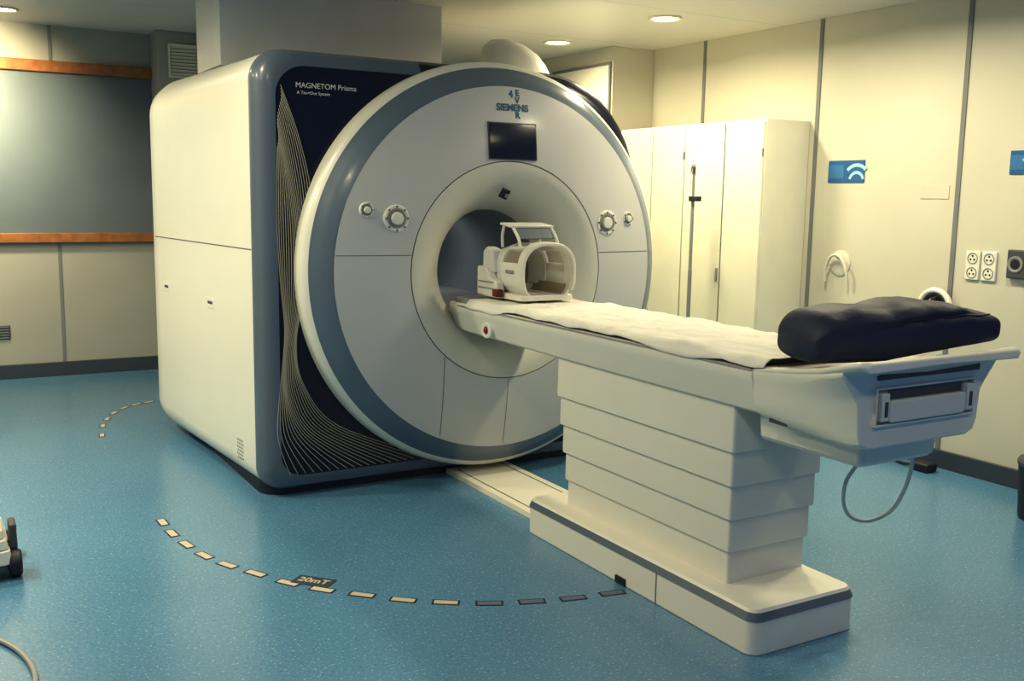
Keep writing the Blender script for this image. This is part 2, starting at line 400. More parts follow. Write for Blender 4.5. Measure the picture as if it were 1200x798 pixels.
def side_patch(bm, y0, y1, z0, z1, out=.003, deep=.02):
    xs = lambda y: 1.31-.09*(y-4.65)
    vs = [bm.verts.new((xs(y)+o_, y, z)) for o_ in (-out, deep) for y, z in ((y0, z0), (y1, z0), (y1, z1), (y0, z1))]
    for q in ((0,1,2,3),(7,6,5,4),(0,4,5,1),(1,5,6,2),(2,6,7,3),(3,7,4,0)): bm.faces.new([vs[i] for i in q])
def on_side(u, v):
    d = ray(u, v); t_ = (1.31+.09*4.65)/(d.x+.09*d.y); return EYE+d*t_
bm = new(); side_patch(bm, 4.665, 6.2, 1.184, 1.190, .0008); fin('side_seam', bm, M['seam'], cover)
for u, v in ((247, 354), (196, 335)):
    p = on_side(u, v); bm = new(); side_patch(bm, p.y-.05, p.y+.05, p.z-.028, p.z+.028, .002); l = fin('latch', bm, M['plastic'], cover, bevel=.002)
    bm = new(); side_patch(bm, p.y-.035, p.y+.035, p.z-.004, p.z+.010, .003); fin('latch_slot', bm, M['dgrey'], l)
p = on_side(282, 525)
for i in range(4):
    for j in range(6):
        bm = new(); side_patch(bm, p.y-.045+.022*i+.008*(j % 2), p.y-.034+.022*i+.008*(j % 2), p.z-.05+.018*j, p.z-.04+.018*j, .001); fin('vent_hole', bm, M['grey'], cover)

# ------------------------------------------------------------------ patient table
TX = 2.475
pt = thing('patient_table', 'cream patient table on stepped lifting column in front of the scanner', 'table', (TX, 2.9, 0))
def slab(bm, x0, x1, y0, y1, z0, z1, r, ins_top=0, n=6):
    loft(bm, [[(x, y, z0) for x, y in rrect(x0, x1, y0, y1, r, n, 2)], [(x, y, z1) for x, y in rrect(x0+ins_top, x1-ins_top, y0+ins_top, y1-ins_top, max(.002, r-ins_top), n, 2)]])
BX0, BX1 = 2.2, 2.68
bm = new(); slab(bm, BX0, BX1, 2.2, 3.60, 0, .118, .045); base = fin('base', bm, M['table'], pt, bevel=.004)
bm = new(); slab(bm, BX0-.004, BX1+.004, 2.196, 3.604, .118, .142, .047, .012); fin('base_trim', bm, M['frame'], base)
bm = new(); slab(bm, BX0+.008, BX1-.008, 2.208, 3.592, .142, .152, .04, .006); fin('base_top', bm, M['table'], base)
p = on_x(728, 681, 2.2)
bm = new(); box(bm, 2.193, 2.23, p.y-.03, p.y+.03, .004, .03); fin('base_notch', bm, M['black'], base)
y = on_x(769, 690, 2.2).y; bm = new(); box(bm, 2.1985, 2.21, y-.0025, y+.0025, .0, .117); fin('base_joint', bm, M['seam'], base)
zs = [.80, .625, .505, .385, .268, .15]
for i in range(5):
    w = .220-.0098*i; yf, yk = 2.386+.0100*i, 3.464-.0100*i
    bm = new(); loft(bm, [[(x, y, z) for x, y in rrect(TX-w+e, TX+w-e, yf+e, yk-e, .012, 4, 2)] for z, e in ((zs[i+1]-.002, .001), (zs[i+1]+.02, .0), (zs[i]-.012, .001), (zs[i], .001))])
    fin('lifting_section', bm, M['table'], pt, bevel=.003)
def sec(y, hw, zt, zb, inn=.03):
    return [(TX+s*x, y, z) for s, x, z in ((-1, hw, zt), (-1, hw+.004, zt-.02), (-1, hw-.002, zt-.045), (-1, hw-inn, zb+.012), (-1, hw-inn-.03, zb), (1, hw-inn-.03, zb), (1, hw-inn, zb+.012), (1, hw-.002, zt-.045), (1, hw+.004, zt-.02), (1, hw, zt))]
bm = new(); loft(bm, [sec(2.272, .262, .93, .775), sec(3.4, .262, .932, .78), sec(4.3, .26, .935, .79), sec(4.40, .25, .934, .80), sec(4.45, .225, .93, .825), sec(4.47, .19, .925, .85)])
tt = fin('tabletop', bm, M['table'], pt, bevel=.004)
for s in (-1, 1):
    bm = new(); loft(bm, [[(TX+s*(.2655), y, .923), (TX+s*(.2675), y, .923), (TX+s*.266, y, .929), (TX+s*.2635, y, .929)] for y in (2.275, 4.3)])
    fin('edge_rail', bm, M['grey'], tt)
bm = new(); slab(bm, TX-.235, TX+.235, 2.30, 4.42, .93, .958, .05, .012); fin('mattress', bm, M['grey'], tt, bevel=.006)
bm = new(); p = on_x(571, 386, 2.222)
lathe(bm, [(.034, p.x+.02), (.034, p.x-.004), (.028, p.x-.007), (.020, p.x-.005), (.0005, p.x-.005)], p, 'X', 28)
for v in bm.verts: v.co.z = p.z+(v.co.z-p.z)*1.1; v.co.y = p.y+(v.co.y-p.y)*1.4
o = fin('stop_button', bm, M['plastic'], tt)
bm = new(); lathe(bm, [(.019, p.x), (.019, p.x-.006), (.0005, p.x-.0065)], p, 'X', 16); fin('button_seat', bm, M['dgrey'], o)
bm = new(); lathe(bm, [(.014, p.x), (.014, p.x-.011), (.009, p.x-.014), (.0005, p.x-.015)], p, 'X', 16); fin('button_cap', bm, M['red'], o)
# foot-end unit: housing with curved sides flaring into the cradle rim, drive block below
def fsec(y, a, zt, b_, zm, c, zb, flare):
    L = [(a, zt), (a+.004, zt-.018), (a-.2*flare, zt-.040), (a-.6*flare, zt-.070), (a-flare, zt-.105), (b_, zm), (b_-.012, zb+.014), (c, zb)]
    return [(TX-x, y, z) for x, z in L]+[(TX+x, y, z) for x, z in L[::-1]]
bm = new(); loft(bm, [fsec(2.27, .262, .932, .250, .80, .22, .775, .004), fsec(2.17, .270, .942, .254, .80, .222, .764, .010), fsec(2.06, .286, .956, .258, .80, .222, .758, .020), fsec(1.96, .310, .974, .262, .80, .222, .754, .040), fsec(1.89, .330, .990, .264, .80, .222, .754, .058), fsec(1.85, .338, 1.0, .262, .804, .216, .76, .068)])
fu = fin('foot_unit', bm, M['table'], pt, bevel=.005, seg=2, sharp=32)
bm = new(); loft(bm, [[(TX+x, y, z) for x, y in rrect(-.185+e, .165-e, 1.90+e, 2.32, .02, 4, 1)] for z, e in ((.685, .02), (.70, .006), (.775, 0))]); fin('drive_block', bm, M['table'], fu, bevel=.003)
def tray(y, hw, zi, zo, th=.026, inner=.07):
    L = [(0, zi), (hw-inner-.05, zi), (hw-inner, zi+.25*(zo-zi)), (hw-inner*.5, zi+.72*(zo-zi)), (hw-.02, zo), (hw-.004, zo-.004), (hw, zo-.013), (hw-.01, zo-th)]
    B_ = [(hw-.05, min(zo-th, zi-.01)), (0, zi-.02)]
    top = [(TX-x, y, z) for x, z in L[::-1]]+[(TX+x, y, z) for x, z in L[1:]]
    bot = [(TX+x, y, z) for x, z in B_]+[(TX-x, y, z) for x, z in B_[:1]]
    return top+bot
bm = new(); loft(bm, [tray(2.27, .266, .937, .939), tray(2.16, .276, .942, .952), tray(2.06, .292, .946, .968), tray(1.96, .316, .952, .986), tray(1.90, .336, .960, 1.002), tray(1.86, .347, .975, 1.013), tray(1.83, .354, 1.0, 1.021), tray(1.805, .357, 1.022, 1.027), tray(1.785, .350, 1.028, 1.030), tray(1.772, .335, 1.022, 1.022)])
fin('tray_rim', bm, M['table'], fu, bevel=.004, sharp=60)
bm = new(); box(bm, TX-.20, TX+.25, 1.842, 1.87, .958, .985); fin('grip_gap_shade', bm, M['dgrey'], fu, bevel=.004)  # dark bar standing in for the shade in the gap under the rim
x0, x1, z0, z1 = TX-.210, TX+.228, .825, .938
bm = new()
for q in ((x0, x1, z1-.006, z1), (x0, x1, z0, z0+.006), (x0, x0+.006, z0+.006, z1-.006), (x1-.006, x1, z0+.006, z1-.006)): box(bm, q[0], q[1], 1.838, 1.86, q[2], q[3])
rc = fin('slot_frame', bm, M['table'], fu, bevel=.0015)
bm = new(); box(bm, x0+.006, x1-.006, 1.8475, 1.86, z0+.006, z1-.006); fin('slot_back', bm, M['grey'], rc)
bm = new(); box(bm, x0+.055, x1-.055, 1.846, 1.86, z1-.040, z1-.010); fin('hand_opening', bm, M['dgrey'], rc, bevel=.003)
bm = new(); loft(bm, [[(x, y, z) for x, z in rrect(x0+.052, x1-.052, z0+.010, z0+.074, .012, 4, 1)] for y in (1.830, 1.86)]); fin('release_handle', bm, M['table'], rc, bevel=.005, seg=3)
for x in (x0+.032, x1-.032):
    bm = new(); box(bm, x-.015, x+.015, 1.830, 1.855, z0+.016, z1-.016); o = fin('side_latch', bm, M['plastic'], rc, bevel=.004)
    bm = new(); box(bm, x-.006, x+.006, 1.828, 1.834, z0+.030, z1-.040); fin('latch_slot', bm, M['dgrey'], o)
p = on_x(911, 494, 2.235); bm = new(); box(bm, p.x-.004, p.x+.03, p.y-.04, p.y+.03, p.z-.004, p.z+.01); fin('rating_label', bm, M['dgrey'], fu)

bm = new(); slab(bm, 2.30, 2.665, 3.606, 4.60, 0, .022, .01, .006)
t = thing('floor_rail', 'flat cream docking rail on the floor between table base and scanner', 'rail', (2.48, 4.1, 0))
fin('plate', bm, M['table'], t)
for x in (2.345, 2.613):
    bm = new(); box(bm, x, x+.007, 3.61, 4.55, .02, .0232); fin('groove', bm, M['seam'], t)

# bed sheet
bm = new(); NX, NY = 60, 170
G = []
def ridge(v): return 1-abs(mn.noise(v))*2.2
for j in range(NY+1):
    row = []; y = 2.215+(4.20-2.215)*j/NY
    hw_l = .271+.007*mn.noise(Vector((y*2.5, 1, 0))); hw_r = .264+.012*mn.noise(Vector((y*3, 7, 0)))
    for i in range(NX+1):
        s = -1+2*i/NX
        x = s*(hw_l if s < 0 else hw_r)
        y2 = y+(.03*mn.noise(Vector((x*7, 3, 1))) if j > NY-6 else 0)+(.02*mn.noise(Vector((x*6, 8, 1))) if j < 4 else 0)
        edge = max(0, (abs(x)-.232)/.036)
        hang = .024+.022*(mn.noise(Vector((y*2.1, 4, 3)))+mn.noise(Vector((y*6, 2, 3)))*.5)
        z = .960-hang*min(1.4, edge)**1.5
        amp = 1 if y < 3.75 else .35
        wr = .007*max(0, ridge(Vector((x*4+y*2.2, y*2.6-x*2, 2))))**2+.006*max(0, ridge(Vector((x*9-y*3, y*6+x*4, 5))))**3+.002*mn.noise(Vector((x*26, y*20, 9)))+.002
        z += wr*amp*(1 if edge < .9 else .5)
        row.append(bm.verts.new((TX+x, y2, z)))
    G.append(row)
for j in range(NY):
    for i in range(NX): bm.faces.new((G[j][i], G[j][i+1], G[j+1][i+1], G[j+1][i]))
o = fin('bed_sheet', bm, M['sheet'], loc=(TX, 3.2, .96), sharp=180, label='crumpled white sheet spread over the patient table', cat='sheet')
sm = o.modifiers.new('solidify', 'SOLIDIFY'); sm.thickness = .0015; sm.offset = 1

# cushion: folded pad
bm = new(); A, B = Vector((2.235, 2.125, 0)), Vector((2.835, 1.955, 0)); ax = (B-A).normalized(); ay = Vector((-ax.y, ax.x, 0)); rings = []
NS, NK = 70, 64
def hprof(s):
    pts = [(0, .132), (.10, .156), (.25, .168), (.36, .168), (.48, .178), (.6, .168), (.75, .138), (.92, .103), (1, .088)]
    for (a0, h0), (a1, h1) in zip(pts, pts[1:]):
        if s <= a1:
            t_ = (s-a0)/(a1-a0); t_ = t_*t_*(3-2*t_); return h0+(h1-h0)*t_
    return pts[-1][1]
for i in range(NS+1):
    s = i/NS; c = A.lerp(B, s); m_ = min(s, 1-s); cap = .07 if s < .5 else .025
    e = math.sqrt(max(0, 1-(1-m_/cap)**2)) if m_ < cap else 1
    e = max(.12, e)
    h = hprof(s)*(.50+.50*e); dp = .134*(.72+.28*e); zb = .975+.097*max(0, s-.40)+.02*(1-e)
    ring = []
    for k in range(NK):
        t_ = 2*PI*k/NK; cs, sn = math.cos(t_), math.sin(t_)
        px = math.copysign(abs(cs)**.64, cs)*dp; pz = math.copysign(abs(sn)**.58, sn)*h/2
        q = c+ay*px; P3 = Vector((q.x*5, q.y*5+pz*6, 4+pz*4))
        nz = .009*mn.noise(P3)+.004*mn.noise(P3*2.4)+.001*mn.noise(P3*6)
        w_ = max(0, min(1, .5+sn))
        fold = .013*math.exp(-((pz-.018-.03*s+.05*max(0, .3-s))/.007)**2)*(1 if s > .08 else s/.08)
        q = q+ay*math.copysign(1, cs)*abs(cs)*(nz*.8-fold)
        ring.append((q.x, q.y, zb+h/2+pz+nz*w_))
    rings.append(ring)
loft(bm, rings)
cu_ = thing('leg_cushion', 'dark navy padded leg cushion across the foot end of the table', 'cushion', (2.55, 2.04, .97))
fin('pad', bm, M['cushion'], cu_, sharp=80)
bm = new(); P = []
for k in range(25):
    s = .07+.86*k/24; c = A.lerp(B, s)-ay*.120; P.append((c.x, c.y, .975+.097*max(0, s-.40)+hprof(s)*.5+.018+.03*s-.05*max(0, .3-s)))
tube(bm, P, .003, 8); fin('piping', bm, M['black'], cu_)

# headset on the wall behind the cushion
p = on_x(1097, 339, XR-.05); R_ = .095
hp = thing('headset', 'white headset hung on the right wall just above the navy cushion', 'headset', (XR, p.y, p.z-.1))
cz = p.z-R_
bm = new(); tube(bm, [(XR-.05, p.y+R_*math.cos(a_), cz+R_*math.sin(a_)) for a_ in [PI*k/24 for k in range(25)]], .016, 10); fin('headband', bm, M['plastic'], hp)
bm = new(); tube(bm, [(XR-.045, p.y+(R_-.022)*math.cos(a_), cz+(R_-.022)*math.sin(a_)) for a_ in [PI*k/24 for k in range(25)]], .014, 10); fin('band_pad', bm, M['black'], hp)
for s in (-1, 1):
    bm = new(); lathe(bm, [(.0005, p.y+s*(R_+.03)), (.03, p.y+s*(R_+.026)), (.038, p.y+s*(R_+.008)), (.038, p.y+s*(R_-.01)), (.0005, p.y+s*(R_-.01))], (XR-.05, 0, cz-.03), 'Y', 24); e = fin('ear_cup', bm, M['plastic'], hp)
    bm = new(); lathe(bm, [(.036, p.y+s*(R_-.01)), (.036, p.y+s*(R_-.028)), (.02, p.y+s*(R_-.032)), (.0005, p.y+s*(R_-.03))], (XR-.05, 0, cz-.03), 'Y', 24); fin('ear_pad', bm, M['black'], e)
bm = new(); box(bm, XR-.07, XR, p.y-.015, p.y+.015, p.z-.06, p.z-.038); fin('bracket', bm, M['black'], hp, bevel=.003)

# ------------------------------------------------------------------ head coil
Z0 = .976; KX = TX+.006
hc = thing('head_coil', 'white head coil with open face cage on the table at the bore', 'coil', (KX, 4.05, Z0))
CZ = 1.105
def arc_pt(a_, hw, zt, ex=.80):
    c, s = math.cos(a_), math.sin(a_)
    x = math.copysign(abs(c)**ex, c)*hw
    z = CZ+(abs(s)**ex*(zt-CZ) if s >= 0 else -abs(s)**.6*(CZ-Z0-.004))
    return x, z
def arch(bm, y0, y1, hw, zt, th, a0, a1, hw1=None, zt1=None, n=40, th1=None):
    hw1 = hw1 or hw; zt1 = zt1 or zt; th1 = th1 or th
    V = []
    for i in range(n+1):
        a_ = math.radians(a0+(a1-a0)*i/n)
        xo, zo = arc_pt(a_, hw, zt); xi, zi = arc_pt(a_, hw-th, zt-th); xo1, zo1 = arc_pt(a_, hw1, zt1); xi1, zi1 = arc_pt(a_, hw1-th1, zt1-th1)
        V.append([bm.verts.new(q) for q in ((KX+xo, y0, zo), (KX+xo1, y1, zo1), (KX+xi1, y1, zi1), (KX+xi, y0, zi))])
    for a_, b_ in zip(V, V[1:]):
        for k in range(4): bm.faces.new((a_[k], a_[(k+1) % 4], b_[(k+1) % 4], b_[k]))
    bm.faces.new(V[0]); bm.faces.new(V[-1][::-1])
bm = new(); slab(bm, KX-.15, KX+.150, 3.90, 4.28, Z0, Z0+.026, .03, .004); fin('foot_plate', bm, M['plastic'], hc, bevel=.004)
bm = new(); arch(bm, 3.905, 4.27, .138, 1.235, .014, -172, -8, .130, 1.235); fin('cradle', bm, M['plastic'], hc, bevel=.003)
bm = new(); arch(bm, 3.890, 3.912, .148, 1.246, .014, -30, 210, .144, 1.248, th1=.018); fin('front_arch', bm, M['plastic'], hc, bevel=.004)
bm = new(); arch(bm, 3.912, 3.955, .144, 1.248, .018, -28, 208, .139, 1.248, th1=.020); fin('arch_hood', bm, M['plastic'], hc, bevel=.003)
bm = new(); arch(bm, 4.11, 4.27, .137, 1.238, .020, -25, 205, .116, 1.200); fin('rear_shell', bm, M['plastic'], hc, bevel=.008)
for a0, a1 in ((-25, 12), (48, 58), (122, 132), (166, 205)):
    bm = new(); arch(bm, 3.95, 4.115, .138, 1.245, .016, a0, a1, .136, 1.237, n=8); fin('cage_bar', bm, M['plastic'], hc, bevel=.004)
bm = new(); arch(bm, 3.945, 4.12, .128, 1.234, .003, 4, 176, n=30); fin('visor', bm, M['visor'], hc)
bm = new(); arch(bm, 3.93, 4.20, .119, 1.215, .008, -165, -15, n=20); fin('inner_pad', bm, M['tan'], hc)
bm = new(); vs = [bm.verts.new((KX+x, 4.245, z)) for x, z in (arc_pt(2*PI*k/40, .100, 1.18) for k in range(40))]; bm.faces.new(vs); fin('inner_back', bm, M['tan'], hc)
for z in (1.105,):
    bm = new(); box(bm, KX-.143, KX-.128, 3.985, 4.06, z-.008, z+.008); fin('side_clip', bm, M['grey'], hc, bevel=.003)
bm = new(); loft(bm, [[(KX+x, y, z) for y, z in ((4.07, Z0), (4.28, Z0), (4.28, 1.12), (4.19, 1.12), (4.15, 1.07), (4.09, 1.055))] for x in (-.175, -.128)]); hb = fin('connector_housing', bm, M['plastic'], hc, bevel=.012, seg=3)
bm = new(); loft(bm, [[(KX+x, y, z) for y, z in ((4.15, 1.09), (4.27, 1.09), (4.27, 1.19), (4.24, 1.215), (4.18, 1.205))] for x in (-.150, -.09)]); fin('rear_housing', bm, M['plastic'], hc, bevel=.014, seg=3)
for z in (1.015, 1.045):
    bm = new(); box(bm, KX-.177, KX-.165, 4.11, 4.26, z, z+.006); fin('connector_slot', bm, M['grey'], hb)
bm = new(); box(bm, KX-.190, KX-.152, 4.05, 4.10, Z0+.008, 1.02); fin('connector_plug', bm, M['redd'], hc, bevel=.006)
for s in (-1, 1):
    x = KX-.012+s*.104
    bm = new(); tube(bm, smooth_path([(x, 3.965, 1.215), (x, 3.985, 1.262), (x, 4.04, 1.314)], 4), .0075, 8); fin('mirror_arm', bm, M['plastic'], hc)
    bm = new(); tube(bm, smooth_path([(x, 4.13, 1.215), (x, 4.135, 1.27), (x, 4.12, 1.316)], 4), .0075, 8); fin('mirror_arm', bm, M['plastic'], hc)
bm = new(); obox(bm, (KX-.012, 4.085, 1.320), (.116, 0, 0), (0, .058, .006), (0, -.001, .006)); mf = fin('mirror_frame', bm, M['plastic'], hc, bevel=.004)
bm = new(); obox(bm, (KX-.012, 4.012, 1.285), (.096, 0, 0), (0, .024, .026), (0, -.002, .002)); fin('mirror', bm, M['pane'], mf, bevel=.001)

# ------------------------------------------------------------------ cabinets along the right wall
XF = 4.41; YA = 4.54; ZT = 1.95
yS = on_x(799, 250, XF).y; yD = on_x(846, 250, XF).y
W = yS-YA; YE = YA+W-.006
def cabinet():
    t = thing('storage_cabinet', 'tall cream double-door cabinet nearest the blue wall sign', 'cabinet', (4.6, YA+W/2, 0), 'tall cabinets along the right wall')
    bm = new(); box(bm, XF+.02, XR-.003, YA, YE, .0, ZT); fin('body', bm, M['cab'], t, bevel=.003)
    for y0, y1 in ((YA+.002, yD-.007), (yD+.007, YE-.006)):
        bm = new(); box(bm, XF, XF+.019, y0, y1, .08, ZT-.014); d = fin('door', bm, M['cab'], t, bevel=.003)
        for z in (.35, 1.72):
            bm = new(); yy = y0 if y0 < yD else y1-.008; box(bm, XF-.002, XF+.01, yy, yy+.006, z, z+.05); fin('hinge', bm, M['grey'], d)
    for y0, y1 in ((yD-.007, yD+.007), (YE-.006, YE)):
        bm = new(); box(bm, XF+.010, XF+.02, y0, y1, .08, ZT-.014); fin('door_gap', bm, M['dgrey'], t)
    bm = new(); box(bm, XF-.012, XF+.01, yD+.014, yD+.026, .93, 1.02); fin('handle', bm, M['steel'], t, bevel=.002)
    bm = new(); box(bm, XF+.012, XF+.02, YA, YE, 0, .08); fin('kickboard', bm, M['dgrey'], t)
    return t
c1 = cabinet()
c2 = c1.copy(); COL.objects.link(c2); c2.location.y += W
c2['label'] = 'tall cream double-door cabinet farther back, partly behind the scanner'
for ch in list(c1.children):
    d = ch.copy(); COL.objects.link(d); d.parent = c2
    for g in list(ch.children):
        e = g.copy(); COL.objects.link(e); e.parent = d
PX = 4.22
p = on_x(814, 194, PX); q = on_x(816, 232, PX)
t = thing('pole_stand', 'slim grey pole stand with black clamp in front of the cabinets', 'stand', (PX, p.y, 0))
bm = new(); tube(bm, [(PX, p.y, .03), (PX, p.y, 1.0), (PX, p.y, 1.01), (PX, p.y, p.z-.22), (PX, p.y, p.z-.21), (PX, p.y, p.z)], [.013, .013, .011, .011, .009, .009], 10); fin('pole', bm, M['strip'], t)
bm = new(); tube(bm, [(PX, p.y, p.z-.05), (PX, p.y, p.z)], .011, 10); fin('pole_tip', bm, M['dgrey'], t)
bm = new(); box(bm, PX-.02, PX+.02, p.y-.06, p.y+.02, q.z-.016, q.z+.016); fin('clamp', bm, M['black'], t, bevel=.004)
bm = new(); tube(bm, smooth_path([(PX, p.y-.03, p.z-.04), (PX, p.y-.02, p.z), (PX, p.y, p.z+.01), (PX, p.y+.02, p.z), (PX, p.y+.03, p.z-.04)], 4), .005, 8); fin('hook', bm, M['steel'], t)
for k in range(3):
    a_ = 2*PI*k/3+.5
    bm = new(); tube(bm, [(PX, p.y, .05), (PX+.13*math.cos(a_), p.y+.2*math.sin(a_), .012)], .011, 8); fin('foot', bm, M['grey'], t)

# ------------------------------------------------------------------ things on the right wall
def wbox(bm, u0, v0, u1, v1, th, mi=0, x=XR):
    a_, b_ = on_x(u0, (v0+v1)/2, x), on_x(u1, (v0+v1)/2, x); t_, l_ = on_x((u0+u1)/2, v0, x), on_x((u0+u1)/2, v1, x)
    box(bm, x-th, x, b_.y, a_.y, l_.z, t_.z, mi); return (a_.y+b_.y)/2, (t_.z+l_.z)/2, a_.y-b_.y, t_.z-l_.z
def sign(u0, v0, u1, v1, label):
    bm = new(); y, z, wy, hz = wbox(bm, u0, v0, u1, v1, .006)
    t = thing('wall_sign', label, 'sign', (XR, y, z))
    fin('board', bm, M['signb'], t, bevel=.001)
    bm = new(); box(bm, XR-.0066, XR-.006, y+wy*.06, y+wy/2-.006, z-hz*.30, z+hz*.30); fin('pale_field', bm, M['signm'], t)
    yc, zc_ = y-wy*.30, z-hz*.44              # broad arcs rising from the lower right corner
    for r_, th_, a1_ in ((hz*.80, hz*.16, 2.35), (hz*.46, hz*.14, 2.9)):
        bm = new(); lathe(bm, [(r_, XR-.0075), (r_-th_, XR-.0075)], (0, yc, zc_), 'X', 30, .75 if r_ > hz*.6 else .25, a1_); fin('emblem_arc', bm, M['signl'], t)
sign(972, 187, 1014, 213, 'small blue safety sign on the wall between two joint strips')
sign(1185, 175, 1222, 203, 'blue sign at the right edge of the photo above the dark socket')
bm = new(); y, z, _, _ = wbox(bm, 1080, 216, 1113, 232, .003)
fin('wall_plate', bm, M['wallr'], loc=(XR, y, z), bevel=.001, label='blank pale plate on the wall between the blue sign and outlets', cat='plate')
p = on_x(985, 311, XR)
t = thing('wall_hook', 'pale plastic loop hook on the wall under the blue sign', 'hook', (XR, p.y, p.z))
bm = new(); lathe(bm, [(.078, XR), (.078, XR-.006), (.066, XR-.011), (.0005, XR-.014)], (0, p.y, p.z+.02), 'X', 32); fin('plate', bm, M['hookm'], t)
bm = new(); tube(bm, smooth_path([(XR-.03, p.y+.085, p.z-.095), (XR-.04, p.y+.08, p.z-.02), (XR-.045, p.y+.045, p.z+.05), (XR-.045, p.y, p.z+.07), (XR-.045, p.y-.045, p.z+.05), (XR-.04, p.y-.08, p.z-.02), (XR-.03, p.y-.085, p.z-.095)], 5), .009, 10); fin('loop', bm, M['hookm'], t)
bm = new(); tube(bm, [(XR-.01, p.y, p.z+.05), (XR-.045, p.y, p.z+.068)], .010, 8); fin('arm', bm, M['hookm'], t)
def outlet(u0, v0, u1, v1, label):
    bm = new(); y, z, _, _ = wbox(bm, u0, v0, u1, v1, .012)
    t = thing('power_outlet', label, 'outlet', (XR, y, z), 'white outlets on the right wall'); fin('plate', bm, M['plastic'], t, bevel=.004)
    for dz_ in (-.038, .038):
        bm = new(); lathe(bm, [(.030, XR-.0125), (.030, XR-.0145), (.026, XR-.0145), (.025, XR-.0125)], (0, y, z+dz_), 'X', 28); o = fin('socket', bm, M['grey'], t)
        for k in range(3):
            bm = new(); a_ = PI/2+2*PI*k/3; disc(bm, (XR-.0135, y+.013*math.cos(a_), z+dz_+.013*math.sin(a_)), .0055, 'X', 12); fin('pin_hole', bm, M['black'], o)
outlet(1133, 293, 1149.5, 327, 'white double wall outlet, the left one of the pair'); outlet(1152, 294, 1169, 328.5, 'white double wall outlet, the right one of the pair')
bm = new(); y, z, _, _ = wbox(bm, 1184, 292, 1214, 326, .03)
t = thing('socket_box', 'dark square socket box on the wall right of the outlets', 'socket', (XR, y, z)); fin('housing', bm, M['dgrey'], t, bevel=.006)
bm = new(); lathe(bm, [(.042, XR-.03), (.042, XR-.034), (.034, XR-.035), (.030, XR-.032), (.0005, XR-.032)], (0, y+.02, z), 'X', 28); fin('socket', bm, M['grey'], t)
bm = new(); disc(bm, (XR-.0335, y+.02, z), .026, 'X', 20); fin('socket_face', bm, M['black'], t)
a = on_y(-4, 381, YB); b = on_y(13, 396, YB)
t = thing('wall_grille', 'small dark grille low on the back wall at the left edge', 'grille', ((a.x+b.x)/2, YB, b.z)); bm = new(); box(bm, a.x-.05, b.x, YB-.012, YB, b.z, a.z); fin('frame', bm, M['dgrey'], t, bevel=.003)
for k in range(5):
    bm = new(); z = b.z+(a.z-b.z)*(k+.5)/5; box(bm, a.x-.04, b.x-.01, YB-.016, YB-.01, z-.004, z+.004); fin('slat', bm, M['strip'], t)

# ------------------------------------------------------------------ floor things
bp_ = on_z(1228, 608)
t = thing('waste_bin', 'dark round waste bin at the right edge by the wall', 'bin', (bp_.x, bp_.y, 0))
bm = new(); lathe(bm, [(.0005, .0), (.125, 0), (.128, .01), (.142, .25), (.142, .26)], bp_, 'Z', 40); fin('bucket', bm, M['black'], t)
bm = new(); lathe(bm, [(.146, .255), (.148, .27), (.14, .285), (.05, .30), (.0005, .302)], bp_, 'Z', 40); fin('lid', bm, M['dgrey'], t)
p = on_z(1086, 551)
t = thing('floor_plug', 'small black cable plug on the floor against the right wall', 'plug', (p.x, p.y, 0))
bm = new(); box(bm, p.x-.05, p.x+.04, p.y-.04, p.y+.07, 0, .05); fin('housing', bm, M['black'], t, bevel=.012)
bm = new(); tube(bm, smooth_path([(p.x, p.y+.06, .03), (p.x-.01, p.y+.14, .012), (p.x+.03, p.y+.3, .009), (p.x+.05, p.y+.6, .009)], 6), .008, 8); fin('lead', bm, M['black'], t)
ys = [2.16, 2.18, 2.2, 2.2, 2.18, 2.12, 2.03, 1.97]
P = [on_y(u, v, y) for (u, v), y in zip(((1006, 539), (992, 563), (989, 588), (998, 605), (1020, 609), (1045, 597), (1061, 571), (1069, 544)), ys)]
P = [Vector((2.52, 2.13, .685))]+P+[Vector((2.585, 1.96, .685))]
bm = new(); tube(bm, smooth_path(P, 8), .0065, 10); fin('drain_hose', bm, M['hose'], loc=(2.5, 2.13, .7), label='thin grey hose hanging in a loop under the foot end of the table', cat='hose')
groupA = 'cream dashes of the floor line'
dpx = [(191, 611), (202, 624), (219, 637), (240, 650), (267, 661), (300, 671), (338, 682), (378, 690), (425, 696), (473, 702), (523, 705), (574, 706), (624, 704), (672, 700), (718, 694)]
lpx = [(120, 509), (121, 498), (126, 490), (134, 483), (146, 477), (160, 473), (175, 470)]
for lst, lab, grp in ((dpx, 'cream dash of the curved line on the floor in front of the scanner', groupA), (lpx, 'small dash of the curved floor line beside the scanner side', 'far dashes of the floor line')):
    PP = [on_z(u, v) for u, v in lst]
    for i, p in enumerate(PP):
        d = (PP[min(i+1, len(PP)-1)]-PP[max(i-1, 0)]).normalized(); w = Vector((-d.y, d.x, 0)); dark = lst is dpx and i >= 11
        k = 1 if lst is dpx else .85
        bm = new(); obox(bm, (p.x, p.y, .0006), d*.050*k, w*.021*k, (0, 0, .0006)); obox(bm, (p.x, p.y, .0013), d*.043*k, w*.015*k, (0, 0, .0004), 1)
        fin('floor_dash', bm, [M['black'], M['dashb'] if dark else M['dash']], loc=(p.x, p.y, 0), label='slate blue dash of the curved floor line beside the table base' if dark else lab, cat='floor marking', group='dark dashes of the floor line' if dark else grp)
p = on_z(368, 680.5); d = (on_z(392, 684)-on_z(344, 677)).normalized(); w = Vector((-d.y, d.x, 0))
t = thing('floor_label', 'dark floor sticker with pale lettering 20mT on the dashed line', 'sticker', (p.x, p.y, 0))
bm = new(); obox(bm, (p.x, p.y, .0012), d*.078, w*.040, (0, 0, .0012)); fin('sticker', bm, M['baseb'], t)
